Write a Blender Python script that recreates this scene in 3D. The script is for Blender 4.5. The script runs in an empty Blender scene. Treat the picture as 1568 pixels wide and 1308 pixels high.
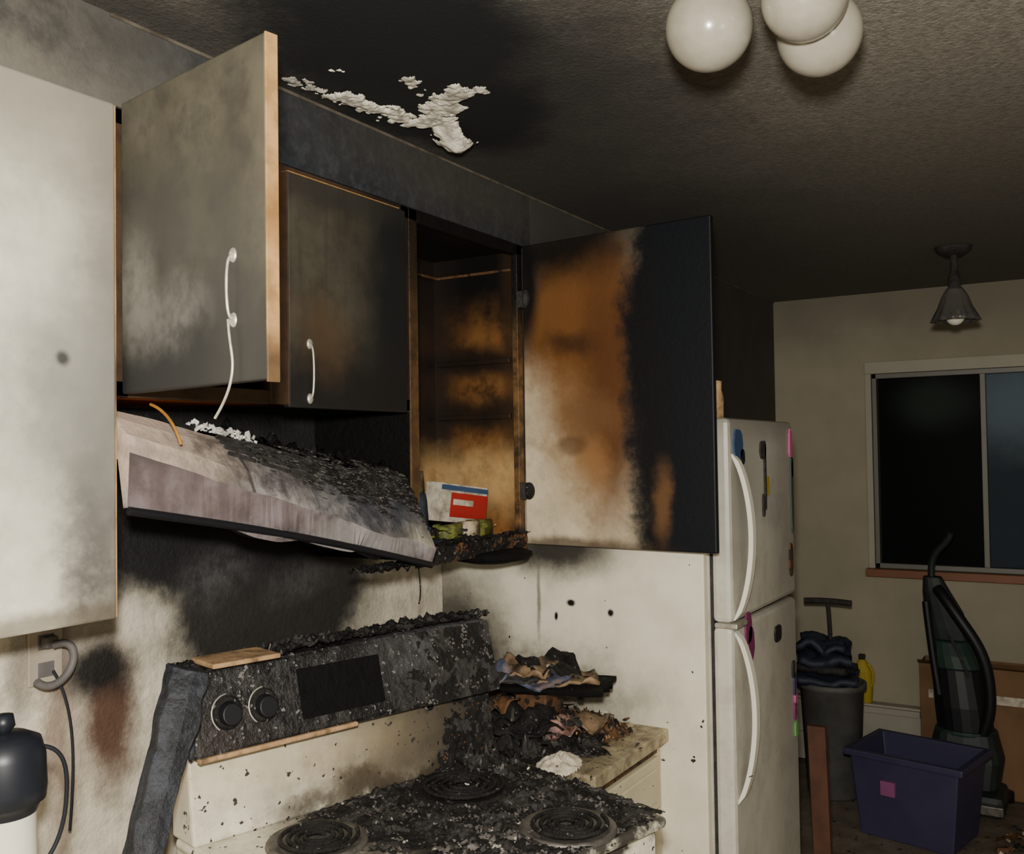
import bpy, bmesh, math, random
from mathutils import Vector, Matrix, noise
random.seed(7)
D=bpy.data; S=bpy.context.scene; COL=S.collection

def c(r,g,b):
    f=lambda v:(v/255/12.92) if v/255<=.04045 else ((v/255+.055)/1.055)**2.4
    return (f(r),f(g),f(b),1)

# ------------------------------------------------------------------ materials
class NB:
    def __init__(s,name):
        s.m=D.materials.new(name); s.m.use_nodes=True; s.t=s.m.node_tree; s.n=s.t.nodes; s.l=s.t.links
        s.n.clear(); s.out=s.n.new('ShaderNodeOutputMaterial'); s.b=s.n.new('ShaderNodeBsdfPrincipled')
        s.l.new(s.b.outputs[0],s.out.inputs[0]); s.pos=s.n.new('ShaderNodeNewGeometry').outputs['Position']
    def noise(s,scale,detail=4,rough=.6,vec=None,dist=0):
        n=s.n.new('ShaderNodeTexNoise'); n.inputs['Scale'].default_value=scale; n.inputs['Detail'].default_value=detail
        n.inputs['Roughness'].default_value=rough; n.inputs['Distortion'].default_value=dist
        s.l.new(vec or s.pos,n.inputs['Vector']); return n
    def vm(s,op,a,b):
        n=s.n.new('ShaderNodeVectorMath'); n.operation=op
        for i,v in enumerate((a,b)):
            if v is None: continue
            if isinstance(v,bpy.types.NodeSocket): s.l.new(v,n.inputs[i])
            else: n.inputs[i].default_value=v
        return n
    def ma(s,op,a,b=0.0,clamp=False):
        n=s.n.new('ShaderNodeMath'); n.operation=op; n.use_clamp=clamp
        for i,v in enumerate((a,b)):
            if isinstance(v,bpy.types.NodeSocket): s.l.new(v,n.inputs[i])
            else: n.inputs[i].default_value=v
        return n.outputs[0]
    def mr(s,v,a,b,x=0.,y=1.):
        n=s.n.new('ShaderNodeMapRange'); n.interpolation_type='SMOOTHSTEP'; s.l.new(v,n.inputs[0])
        for i,k in enumerate((a,b,x,y)): n.inputs[i+1].default_value=k
        return n.outputs[0]
    def mix(s,f,a,b):
        n=s.n.new('ShaderNodeMix'); n.data_type='RGBA'
        if isinstance(f,bpy.types.NodeSocket): s.l.new(f,n.inputs[0])
        else: n.inputs[0].default_value=f
        for i,v in ((6,a),(7,b)):
            if isinstance(v,bpy.types.NodeSocket): s.l.new(v,n.inputs[i])
            else: n.inputs[i].default_value=v
        return n.outputs[2]
    def bump(s,h,strength=.3,dist=.01):
        n=s.n.new('ShaderNodeBump'); n.inputs['Strength'].default_value=strength; n.inputs['Distance'].default_value=dist
        s.l.new(h,n.inputs['Height']); s.l.new(n.outputs[0],s.b.inputs['Normal'])

def mat(name,base,blobs=(),rough=.6,mottle=.12,msc=6,streak=0,specks=None,bump=0,bsc=60,metal=0,spec=.4,trans=0,coat=0,bdist=.01,veil=None):
    """blobs: (centre, radii, colour, strength, softness, warp, patch); veil: patchy overall soot (colour,strength,scale)"""
    k=NB(name); nz=k.noise(msc,5,.62)
    col=k.mix(k.mr(nz.outputs[0],.35,.7,0,mottle),base,(base[0]*.35,base[1]*.33,base[2]*.3,1))
    if streak:
        sv=k.vm('MULTIPLY',k.pos,(14,14,1.2)); sn=k.noise(1.6,4,.6,sv.outputs[0])
        col=k.mix(k.mr(sn.outputs[0],.45,.7,0,streak),col,(base[0]*.3,base[1]*.28,base[2]*.27,1))
    if veil: vn=k.noise(veil[2],6,.7); col=k.mix(k.mr(vn.outputs[0],.42,.68,0,veil[1]),col,veil[0])
    warp=k.noise(4.5,7,.72); w2=k.vm('SUBTRACT',warp.outputs['Color'],(.5,.5,.5))
    fine=k.noise(22,4,.65)
    for b in blobs:
        cen,rad,cc,st,so,wp=b[:6]; patch=b[6] if len(b)>6 else 0
        w3=k.vm('MULTIPLY',w2.outputs[0],(wp*2,wp*2,wp*2))
        p=k.vm('ADD',k.pos,w3.outputs[0]); p=k.vm('SUBTRACT',p.outputs[0],cen); p=k.vm('DIVIDE',p.outputs[0],rad)
        ln=k.vm('LENGTH',p.outputs[0],None).outputs['Value']
        f=k.mr(ln,1+so,1-so,0,st)
        if patch: f=k.ma('MULTIPLY',f,k.mr(fine.outputs[0],.5-.25*(1-patch)-.08,.5+.12,1-patch,1))
        col=k.mix(f,col,cc)
    if specks:
        sc,th,cc=specks; sn=k.noise(sc,2,.5); col=k.mix(k.mr(sn.outputs[0],th,th+.03),col,cc)
    k.l.new(col,k.b.inputs['Base Color']); k.b.inputs['Roughness'].default_value=rough; k.b.inputs['Metallic'].default_value=metal
    k.b.inputs['Specular IOR Level'].default_value=spec; k.b.inputs['Transmission Weight'].default_value=trans
    k.b.inputs['Coat Weight'].default_value=coat
    if bump: bn=k.noise(bsc,5,.65); k.bump(bn.outputs[0],bump,bdist)
    return k.m

BLK=c(11,10,11); CHAR=c(26,26,28)
CH=mat('charred',c(22,20,19),mottle=.5,msc=30,bump=1,bsc=80,rough=.65,spec=.3,specks=(75,.67,c(110,105,100)),veil=(c(50,46,43),.5,18))
CHX=mat('charred_matte',c(15,14,14),mottle=.5,msc=30,bump=1,bsc=60,rough=.85,spec=.15)
CH2=mat('charred_grey',c(56,53,51),mottle=.8,msc=35,bump=.8,bsc=60,rough=.75)
ASHG=mat('grey_ash',c(112,106,102),mottle=.9,msc=40,bump=.9,bsc=70,rough=.9)
ASH=mat('ash_flake',c(196,188,176),mottle=.8,msc=40,rough=.9,bump=.5)
FOAM=mat('insulation_white',c(214,210,202),mottle=.6,msc=40,rough=.9,bump=.5)
BRN=mat('scorched_wood',c(100,68,40),mottle=.9,msc=22,rough=.7,bump=.4,specks=(50,.58,c(30,26,24)))
TAN=mat('tan_board',c(186,150,108),mottle=.6,msc=18,rough=.8,veil=(c(50,40,32),.7,26))
CHROME=mat('tarnished_chrome',c(200,195,180),metal=.6,rough=.4,mottle=.5,msc=50)
DCHR=mat('sooted_chrome',c(110,106,100),metal=.5,rough=.45,mottle=.7,msc=40)
WHT=mat('white_enamel',c(232,228,212),rough=.35,mottle=.08)
BLKP=mat('black_plastic',c(20,20,24),rough=.5,mottle=.3)
def flat(n,col,rough=.6,**k): return mat(n,col,rough=rough,mottle=.25,**k)
RED=flat('red_print',c(165,30,28)); BLU=flat('blue_print',c(50,74,108)); GRN=flat('green_print',c(110,118,54)); PNK=flat('pink_plastic',c(190,90,140))
YEL=flat('yellow_plastic',c(168,146,34)); PUR=flat('purple_plastic',c(66,58,96),.45); PAPER=mat('paper',c(205,195,176),mottle=.6,msc=25,rough=.9,veil=(c(70,60,50),.6,18))
STRAP=mat('melted_tape',c(170,118,48),mottle=.5,msc=30)

# ------------------------------------------------------------------ geometry helpers
def obj(name,verts,faces,mats,mi=None,smooth=False,bevel=0,parent=None,loc=None):
    me=D.meshes.new(name); me.from_pydata([tuple(v) for v in verts],[],faces); me.validate()
    o=D.objects.new(name,me); COL.objects.link(o)
    for m in (mats if isinstance(mats,(list,tuple)) else [mats]): me.materials.append(m)
    if mi: 
        for p,i in zip(me.polygons,mi): p.material_index=i
    bm=bmesh.new(); bm.from_mesh(me); bmesh.ops.recalc_face_normals(bm,faces=bm.faces); bm.to_mesh(me); bm.free()
    if smooth:
        for p in me.polygons: p.use_smooth=True
    if bevel:
        b=o.modifiers.new('bevel','BEVEL'); b.width=bevel; b.segments=2; b.limit_method='ANGLE'
    if parent: par(o,parent)
    return o
def par(o,p):
    o.parent=p; o.matrix_parent_inverse=Matrix.Translation(-Vector(p['l']))
def grp(name,loc=(0,0,0)):
    e=D.objects.new(name,None); e.empty_display_size=.05; e.location=loc; e['l']=loc; COL.objects.link(e); return e
BF=[(0,3,2,1),(4,5,6,7),(0,1,5,4),(1,2,6,5),(2,3,7,6),(3,0,4,7)]
def bv(a,b): return [(a[0],a[1],a[2]),(b[0],a[1],a[2]),(b[0],b[1],a[2]),(a[0],b[1],a[2]),(a[0],a[1],b[2]),(b[0],a[1],b[2]),(b[0],b[1],b[2]),(a[0],b[1],b[2])]
def box(name,a,b,m,parent=None,bevel=.003):
    a,b=[min(x,y) for x,y in zip(a,b)],[max(x,y) for x,y in zip(a,b)]
    return obj(name,bv(a,b),BF,m,bevel=bevel,parent=parent)
def boxes(name,lst,mats,parent=None,bevel=.002):
    V=[];F=[];M=[]
    for it in lst:
        a,b=it[0],it[1]; i=it[2] if len(it)>2 else 0
        a,b=[min(x,y) for x,y in zip(a,b)],[max(x,y) for x,y in zip(a,b)]
        n=len(V); V+=bv(a,b); F+=[tuple(q+n for q in f) for f in BF]; M+=[i]*6
    return obj(name,V,F,mats,mi=M,bevel=bevel,parent=parent)
def hexa(name,v8,m,parent=None,bevel=.002): return obj(name,v8,BF,m,bevel=bevel,parent=parent)
def slab(name,p,q,z0,z1,th,m,parent=None,bevel=.003):
    d=Vector((q[0]-p[0],q[1]-p[1])).normalized(); n=Vector((-d.y,d.x))*th
    b=[(p[0],p[1]),(q[0],q[1]),(q[0]+n.x,q[1]+n.y),(p[0]+n.x,p[1]+n.y)]
    return obj(name,[(x,y,z0) for x,y in b]+[(x,y,z1) for x,y in b],BF,m,bevel=bevel,parent=parent)
def lathe(name,prof,cen,m,seg=32,parent=None,mi=None,smooth=True):
    V=[];F=[];M=[]
    for r,z in prof:
        for i in range(seg):
            a=2*math.pi*i/seg; V.append((cen[0]+r*math.cos(a),cen[1]+r*math.sin(a),cen[2]+z))
    for j in range(len(prof)-1):
        for i in range(seg):
            F.append((j*seg+i,j*seg+(i+1)%seg,(j+1)*seg+(i+1)%seg,(j+1)*seg+i)); M.append(mi[j] if mi else 0)
    return obj(name,V,F,m,mi=M,smooth=smooth,parent=parent)
def tube(name,pts,r,m,parent=None,closed=False,smooth=True,res=6):
    cu=D.curves.new(name,'CURVE'); cu.dimensions='3D'; cu.bevel_depth=r; cu.bevel_resolution=3; cu.use_fill_caps=True
    sp=cu.splines.new('NURBS' if smooth else 'POLY'); sp.points.add(len(pts)-1)
    for p,q in zip(sp.points,pts): p.co=(*q,1)
    if smooth: sp.order_u=min(4,len(pts)); sp.use_endpoint_u=True; sp.resolution_u=res
    sp.use_cyclic_u=closed
    o=D.objects.new(name,cu); COL.objects.link(o); cu.materials.append(m)
    bpy.context.view_layer.update()
    me=D.meshes.new_from_object(o.evaluated_get(bpy.context.evaluated_depsgraph_get())); D.objects.remove(o); me.name=name
    o=D.objects.new(name,me); COL.objects.link(o)
    if not me.materials: me.materials.append(m)
    for p in me.polygons: p.use_smooth=True
    if parent: par(o,parent)
    return o
def sphere(name,cen,r,m,parent=None,sc=(1,1,1),seg=32):
    bm=bmesh.new(); bmesh.ops.create_uvsphere(bm,u_segments=seg,v_segments=seg//2,radius=r)
    for v in bm.verts: v.co=Vector((v.co.x*sc[0]+cen[0],v.co.y*sc[1]+cen[1],v.co.z*sc[2]+cen[2]))
    me=D.meshes.new(name); bm.to_mesh(me); bm.free(); o=D.objects.new(name,me); COL.objects.link(o); me.materials.append(m)
    for p in me.polygons: p.use_smooth=True
    if parent: par(o,parent)
    return o
def debris(name,sampler,n,smin,smax,mats,weights,parent=None,flat_=.35,seed=1,tilt=.35):
    """charred flakes and chunks as one mesh"""
    R=random.Random(seed); V=[];F=[];M=[]
    for _ in range(n):
        p=Vector(sampler(R)); s=smin+(smax-smin)*R.random()**3.2
        k=R.choice((5,6,7)); th=s*R.uniform(.10,flat_)
        rot=Matrix.Rotation(R.uniform(0,6.28),3,'Z')@Matrix.Rotation(R.gauss(0,tilt),3,'X')@Matrix.Rotation(R.gauss(0,tilt),3,'Y')
        b=len(V); ring=[]; sy=R.uniform(.35,1); bend=R.uniform(-.5,.5)
        for i in range(k):
            a=6.283*i/k+R.uniform(-.4,.4); rr=s*R.uniform(.45,1.05); ring.append((rr*math.cos(a),rr*math.sin(a)*sy))
        for zz,sc in ((0,1),(th,R.uniform(.7,.98))):
            for x,y in ring: V.append(p+rot@Vector((x*sc,y*sc,zz+bend*x*x/s+R.uniform(-.1,.1)*s)))
        for (za,rv) in ((0,True),(k,False)):
            ctr=sum((V[b+za+i] for i in range(k)),Vector())/k; ci=len(V); V.append(ctr)
            for i in range(k):
                f=(b+za+i,b+za+(i+1)%k,ci); F.append(f[::-1] if rv else f)
        for i in range(k): F.append((b+i,b+(i+1)%k,b+k+(i+1)%k,b+k+i))
        mi=R.choices(range(len(mats)),weights)[0]; M+=[mi]*(k*3)
    return obj(name,V,F,mats,mi=M,parent=parent)
def heap(name,cx,cy,z0,rx,ry,h,m,parent=None,seed=0,n=56,rot=0,rough=1.0,plateau=1.6):
    V=[];F=[]
    for j in range(n+1):
        for i in range(n+1):
            u=-1+2*i/n; v=-1+2*j/n; d=math.sqrt(u*u+v*v)+.18*noise.noise(Vector((u*3,v*3,seed+5)))
            e=max(0,1-max(0,d)**plateau)
            nn=noise.noise(Vector((u*3+seed,v*3,seed)))*.5+noise.noise(Vector((u*9,v*9+seed,3)))*.4*rough+noise.noise(Vector((u*22,v*22+seed,3)))*.3*rough
            z=z0-.004+max(0,h*e*(1+nn*1.3))+(.003*(1+nn) if e>0 else 0)
            x=u*rx;y=v*ry
            V.append((cx+x*math.cos(rot)-y*math.sin(rot),cy+x*math.sin(rot)+y*math.cos(rot),z))
    for j in range(n):
        for i in range(n):
            u=-1+2*(i+.5)/n; v=-1+2*(j+.5)/n
            if u*u+v*v<1.02: a=j*(n+1)+i; F.append((a,a+1,a+n+2,a+n+1))
    return obj(name,V,F,m,parent=parent)
def crust(name,x0,x1,y0,y1,z0,hf,mats,parent=None,step=.0045,seed=0,fn=None,grey=.30,white=.62):
    """fused burnt layer: hf(x,y)-> thickness envelope, <=0 means none; fn maps (x,y,h)->world point"""
    nx=int((x1-x0)/step); ny=int((y1-y0)/step); V=[];F=[];M=[]; idx={}; hs={}
    def H(i,j):
        if (i,j) not in hs:
            x=x0+(x1-x0)*i/nx; y=y0+(y1-y0)*j/ny
            e=hf(x,y)+.3*noise.noise(Vector((x*14,y*14,seed)))+.25*noise.noise(Vector((x*40,y*40,seed)))+.15*noise.noise(Vector((x*95,y*95,seed)))
            r=abs(noise.noise(Vector((x*38,y*38,seed+3))))*1.2+abs(noise.noise(Vector((x*100,y*100,seed+4))))*.7+abs(noise.noise(Vector((x*230,y*230,seed+6))))*.2
            hs[(i,j)]=(x,y,e,r)
        return hs[(i,j)]
    def gv(i,j):
        if (i,j) not in idx:
            x,y,e,r=H(i,j); idx[(i,j)]=len(V); h=max(0,min(1,e*1.6))*(.25+r*1.1)
            V.append(fn(x,y,h) if fn else (x,y,z0+h*.02))
        return idx[(i,j)]
    for i in range(nx):
        for j in range(ny):
            x,y,e,r=H(i,j)
            if e>0.02:
                F.append((gv(i,j),gv(i+1,j),gv(i+1,j+1),gv(i,j+1)))
                q=noise.noise(Vector((x*22,y*22,seed+9)))+.5*noise.noise(Vector((x*90,y*90,seed+9))); q2=noise.noise(Vector((x*30,y*30,seed+2)))*.7+noise.noise(Vector((x*170,y*170,seed+2)))*.8
                M.append(2 if (q2>white and len(mats)>2) else (1 if q>grey else 0))
    return obj(name,V,F,mats,mi=M,parent=parent,smooth=True)

# ------------------------------------------------------------------ room
CE=2.44; XE=5.23; ZT=2.273; ZB=1.37; ZM=1.751; YS=-.33
X1=1.0925; X2=2.533
ceil_m=mat('popcorn_ceiling_sooty',c(162,154,138),[
   ((4.2,-1.2,2.44),(2.2,2.4,3),c(90,86,78),.8,.8,.25),
   ((2.6,-.4,2.44),(1.3,.6,3),c(60,57,53),.88,.8,.3),
   ((1.65,-.70,2.44),(.68,.48,3),c(50,47,44),.92,.6,.2),
   ((1.46,-.70,2.44),(.30,.25,3),c(7,7,7),1,.40,.16),
   ((1.76,-.55,2.44),(.40,.23,3),c(7,7,7),1,.30,.14),
   ((1.05,-.36,2.44),(.2,.07,3),c(60,57,52),.8,.7,.08)],rough=.95,mottle=.5,msc=50,bump=.9,bsc=110,bdist=.014,veil=(c(80,75,67),.5,60))
wallA_m=mat('wall_paint_burnt',c(226,216,194),[
   ((1.33,0,1.09),(.06,9,.16),c(84,56,42),.97,.6,.07),
   ((1.22,0,1.1),(.035,9,.3),c(122,98,82),.75,.8,.07),
   ((1.26,0,1.38),(.12,9,.10),c(70,62,58),.85,.8,.06),
   ((1.75,0,1.78),(.80,9,.46),c(22,21,22),.99,.14,.08),
   ((1.47,0,1.45),(.20,9,.12),c(24,23,23),.99,.35,.07),
   ((1.84,0,1.3),(.38,9,.28),c(26,24,24),.98,.24,.12),
   ((1.31,0,1.19),(.085,9,.06),c(22,20,19),.98,.6,.06),
   ((1.375,0,1.285),(.030,9,.045),c(206,196,178),.95,.6,.02),
   ((1.13,0,1.22),(.03,9,.10),c(70,60,54),.6,.8,.06),
   ((1.62,0,1.36),(.10,9,.06),c(96,94,94),.5,.8,.10,.7),((1.9,0,1.3),(.10,9,.05),c(90,88,88),.5,.8,.10,.7)],rough=.65,mottle=.35,msc=14,streak=.15,bump=.5,veil=(c(110,104,96),.3,20))
wallB_m=mat('partition_paint_sooty',c(232,225,203),[
   ((2.5,-.2,2.0),(9,.3,.58),BLK,.97,.2,.02),
   ((2.5,-.42,1.36),(9,.20,.09),c(30,26,24),.97,.6,.07),
   ((2.5,-.04,1.0),(9,.20,.28),c(48,42,38),.94,.5,.12),
   ((2.5,-.25,.90),(9,.42,.15),c(74,64,54),.9,.6,.12,.4),
   ((2.5,-.36,1.19),(9,.006,.10),c(70,62,52),.7,.7,.01),
   ((2.5,-.47,1.19),(9,.014,.010),BLK,1,.4,.01),((2.5,-.60,1.17),(9,.009,.010),BLK,1,.4,.01),((2.5,-.42,1.15),(9,.006,.012),BLK,1,.4,.01)],rough=.5,mottle=.2,msc=9,specks=(42,.735,c(45,38,34)),bump=.06)
soff_m=mat('soffit_soot',c(40,43,48),[
   ((.6,-.33,2.3),(.55,9,.3),c(114,108,96),.9,.8,.2),
   ((.9,-.33,2.40),(.25,9,.06),c(50,48,45),.8,.7,.12,.5),
   ((2.3,-.33,2.40),(.6,9,.10),c(70,66,58),.6,.8,.1)],rough=.75,mottle=.6,msc=12,streak=.65,bump=.2,veil=(c(80,82,86),.3,30))
closet_m=mat('wall_soot_grey',c(76,72,67),[((3.2,-.33,2.0),(1.5,9,.5),c(54,51,49),.7,.7,.2)],rough=.8,mottle=.3)
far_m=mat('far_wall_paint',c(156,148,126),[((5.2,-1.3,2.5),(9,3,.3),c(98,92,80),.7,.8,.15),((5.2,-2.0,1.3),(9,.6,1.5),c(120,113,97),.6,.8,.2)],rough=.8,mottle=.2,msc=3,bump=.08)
room_m=mat('room_paint',c(144,136,120),rough=.8)
floor_m=mat('vinyl_floor_dirty',c(124,114,98),[((4.6,-1.6,0),(.8,.5,9),c(78,70,60),.7,.8,.3,.6)],rough=.55,mottle=.6,msc=9,bump=.1,specks=(30,.64,c(60,52,44)))

PX0,PX1=X2+.022,X2+.056
box('floor',(-1.6,-4.6,-.1),(XE+.15,.12,0),floor_m,bevel=0)
box('ceiling',(-1.6,-4.6,CE),(XE+.15,.12,CE+.1),ceil_m,bevel=0)
box('wall_north',(-1.6,0,0),(2.7,.12,CE),wallA_m,bevel=0)
box('wall_partition',(PX0,-.885,0),(PX1,0,ZT),wallB_m,bevel=.004)
box('wall_closet',(PX1+.002,YS,0),(XE,0,CE),closet_m,bevel=0)
box('wall_west',(-1.72,-4.6,0),(-1.6,.12,CE),room_m,bevel=0)
box('wall_south',(-1.6,-4.72,0),(XE+.15,-4.6,CE),room_m,bevel=0)
wy0,wy1,wz0,wz1=-2.25,-.83,1.02,2.02
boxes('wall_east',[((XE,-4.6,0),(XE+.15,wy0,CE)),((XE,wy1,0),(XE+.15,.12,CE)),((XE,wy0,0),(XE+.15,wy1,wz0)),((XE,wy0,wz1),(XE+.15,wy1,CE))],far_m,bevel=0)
box('soffit',(-1.6,YS,ZT+.002),(PX1,0,CE),soff_m,bevel=0)
trimm=mat('soffit_edge_trim',c(100,92,80),mottle=.8,msc=20,rough=.7)
box('trim_1',(X1,YS-.005,CE-.007),(XE,YS,CE),trimm,bevel=.002)
box('baseboard_east',(XE-.012,-4.6,0),(XE,YS,.09),far_m)
wf=mat('aluminium_window_frame',c(104,102,95),rough=.5,metal=.3)
wd=grp('window_1',(XE+.05,-1.5,1.5))
boxes('frame',[((XE+.01,wy0,wz0),(XE+.07,wy0+.035,wz1)),((XE+.01,wy1-.022,wz0),(XE+.07,wy1,wz1)),((XE+.01,wy0,wz1-.025),(XE+.07,wy1,wz1)),((XE+.01,wy0,wz0),(XE+.07,wy1,wz0+.025)),((XE+.02,-1.36,wz0),(XE+.06,-1.335,wz1))],wf,wd)
box('night_glass',(XE+.075,wy0,wz0),(XE+.085,wy1,wz1),mat('night_glass_mat',c(7,8,9),[((5.3,-1.12,1.86),(9,.16,.12),c(44,52,46),.8,.8,.05)],rough=.5,mottle=0,spec=.05),wd)  # greenish blur is a reflection painted into the pane colour
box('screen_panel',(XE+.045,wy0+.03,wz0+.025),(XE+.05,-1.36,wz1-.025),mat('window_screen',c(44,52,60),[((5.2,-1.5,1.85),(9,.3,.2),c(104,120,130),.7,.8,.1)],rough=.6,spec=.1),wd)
box('sill',(XE-.05,wy0-.05,wz0-.04),(XE+.01,wy1+.04,wz0),mat('wood_sill',c(120,74,44),rough=.5),wd)
boxes('casing',[((XE-.015,wy0-.04,wz1),(XE+.01,wy1+.03,wz1+.06)),((XE-.012,wy1,wz0),(XE+.01,wy1+.03,wz1))],mat('casing_paint',c(158,152,134)),wd)

# ------------------------------------------------------------------ cabinets
cabd1=mat('cabinet_paint_left',c(228,221,201),[
   ((1.05,-.36,1.45),(.06,9,.20),c(48,44,42),.92,.7,.08,.4),
   ((1.12,-.36,1.85),(.10,9,.7),c(102,98,90),.85,.8,.08),
   ((.97,-.36,2.30),(.5,9,.22),c(128,123,110),.85,.8,.1),
   ((1.0,-.36,1.74),(.12,9,.22),c(118,116,111),.8,.9,.10),
   ((1.0,-.36,1.37),(.4,9,.02),c(90,80,66),.7,.7,.03),
   ((.985,-.36,1.81),(.012,9,.012),c(50,50,50),.9,.6,.01)],rough=.4,mottle=.25,msc=9,veil=(c(150,146,136),.35,7))
doorA_m=mat('cabinet_door_sooted',c(90,86,73),[
   ((1.05,-.55,1.76),(9,.45,.17),c(28,28,29),.95,.7,.12),
   ((1.05,-.48,2.02),(9,.20,.10),c(50,50,48),.75,.8,.12),
   ((1.06,-.40,1.93),(9,.06,.09),c(128,126,117),.75,.8,.08,.5),
   ((1.05,-.50,1.87),(9,.12,.05),c(112,110,105),.6,.8,.10,.6),
   ((1.03,-.70,1.90),(9,.06,.3),c(50,48,46),.6,.8,.08)],rough=.55,mottle=.5,msc=9,veil=(c(50,48,44),.5,14))
doorC_m=mat('cabinet_door_charred',c(74,69,57),[
   ((1.96,-.35,2.0),(.19,9,.5),c(20,21,22),.97,.5,.10),
   ((1.7,-.35,1.78),(.35,9,.10),c(22,21,20),.96,.6,.08),
   ((1.62,-.35,1.90),(.08,9,.07),c(84,62,40),.5,.8,.08),
   ((1.62,-.35,2.24),(.4,9,.04),c(40,38,35),.7,.8,.05)],rough=.6,mottle=.5,msc=10,streak=.35,veil=(c(40,38,34),.35,14))
edge_m=mat('raw_wood_edge',c(172,134,84),[((1.1,-.7,1.77),(9,9,.05),c(40,28,20),.8,.7,.04),((1.1,-.7,2.0),(9,9,.04),c(120,80,40),.6,.8,.06)],mottle=.7,msc=20,rough=.6)
frame_m=mat('cabinet_frame_scorched',c(70,52,36),[((2.0,-.33,2.1),(.25,9,.6),BLK,.7,.5,.1)],mottle=.7,msc=14,rough=.6,bump=.2)
frame2_m=mat('corner_frame_scorched',c(122,90,52),[((2.0,-.33,2.25),(9,9,.24),BLK,.98,.5,.1),((1.98,-.33,1.75),(.03,9,.5),c(60,45,30),.6,.6,.05),((2.3,-.33,1.38),(9,9,.04),BLK,.97,.5,.03)],mottle=.9,msc=18,rough=.5,bump=.3,veil=(c(26,20,17),.75,20))
under_m=mat('cabinet_underside',c(190,104,46),[((1.85,-.2,1.75),(.42,9,1),c(14,13,13),.98,.3,.1)],mottle=.4,msc=10)
inside_m=mat('cabinet_interior_burnt',c(128,86,44),[
   ((2.3,-.2,2.28),(9,9,.24),c(8,7,7),1,.5,.08),
   ((2.3,-.2,1.925),(9,9,.04),c(24,17,12),.95,.7,.05),
   ((2.3,-.12,1.76),(9,9,.05),c(24,17,12),.95,.7,.06),
   ((2.3,0,1.75),(9,.10,1.2),c(30,22,16),.9,.7,.08),
   ((2.3,-.30,1.9),(9,.03,.6),c(50,34,20),.7,.8,.05),
   ((2.2,-.2,1.56),(9,9,.08),c(200,164,110),.75,.8,.07,.4)],mottle=.6,msc=9,rough=.5,streak=.3,veil=(c(28,20,14),.7,9))
doorB_m=mat('cabinet_door_inner_burnt',c(222,207,177),[
   ((2.5,-.56,1.84),(9,.17,.34),c(146,110,68),.95,.5,.08,.2),
   ((2.5,-.53,2.06),(9,.24,.26),c(112,72,34),.98,.40,.10),
   ((2.5,-.63,1.80),(9,.09,.36),c(88,54,28),.97,.6,.08),
   ((2.5,-.50,1.96),(9,.08,.04),c(60,38,22),.85,.8,.08),
   ((2.5,-.57,1.60),(9,.05,.08),c(150,108,66),.7,.8,.08),
   ((2.5,-.55,1.74),(9,.12,.06),c(112,78,48),.8,.8,.08),
   ((2.5,-.50,1.66),(9,.05,.03),c(84,58,36),.6,.4,.01),
   ((2.5,-.42,2.30),(9,.40,.14),c(14,12,11),.98,.55,.08),
   ((2.5,-.335,2.15),(9,.05,.20),c(16,13,12),.98,.5,.03),
   ((2.5,-.90,1.9),(9,.20,1.3),c(12,15,20),1,.22,.14),
   ((2.5,-.745,1.75),(9,.055,.50),c(16,15,16),.96,.6,.08),
   ((2.5,-.79,1.50),(9,.026,.09),c(104,74,46),.85,.7,.05),
   ((2.5,-.5,1.37),(9,.25,.022),c(60,42,28),.8,.6,.03)],rough=.55,spec=.25,mottle=.3,msc=9,bump=.12,veil=(c(110,84,56),.4,10))

T=.018
def carcass(g,x0,x1,z0,z1,m,y1=-.004,left=True,right=True,und=None,frame=frame_m):
    L=[((x0,YS+.02,z1-T),(x1,y1,z1)),((x0,YS+.02,z0),(x1,y1,z0+T),1),((x0,y1-.008,z0),(x1,y1,z1))]
    if left: L.append(((x0,YS+.02,z0),(x0+T,y1,z1)))
    if right: L.append(((x1-T,YS+.02,z0),(x1,y1,z1)))
    boxes('carcass',L,[m,und or m],g)
    boxes('face_frame',[((x0,YS,z0),(x0+.035,YS+.02,z1)),((x1-.03,YS,z0),(x1,YS+.02,z1)),((x0,YS,z1-.03),(x1,YS+.02,z1)),((x0,YS,z0),(x1,YS+.02,z0+.03))],frame,g)
def pull(g,p,h,n,m=CHROME,bow=.02):
    n=Vector(n); p=Vector(p); z=Vector((0,0,1))
    pts=[p+z*h/2,p+z*h/2+n*bow*.7,p+z*h*.25+n*bow,p+n*bow*1.05,p-z*h*.25+n*bow,p-z*h/2+n*bow*.7,p-z*h/2]
    tube('pull',pts,.0024,m,g)
    for sg in(-1,1): sphere('pull_rosette',p+z*sg*h/2,.009,m,g,sc=(.6 if abs(n.x)>.5 else 1,.6 if abs(n.y)>.5 else 1,1.3),seg=16)

g=grp('upper_cabinet',(.78,-.17,1.82))
carcass(g,.46,X1-.004,ZB,ZT,cabd1,frame=edge_m)
box('door',(.47,-.352,ZB-.008),(X1-.006,YS-.002,ZT-.004),cabd1,g,.004)
box('door_edge',(X1-.0058,-.351,ZB-.006),(X1-.0035,YS-.002,ZT-.006),edge_m,g,.001)

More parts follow.
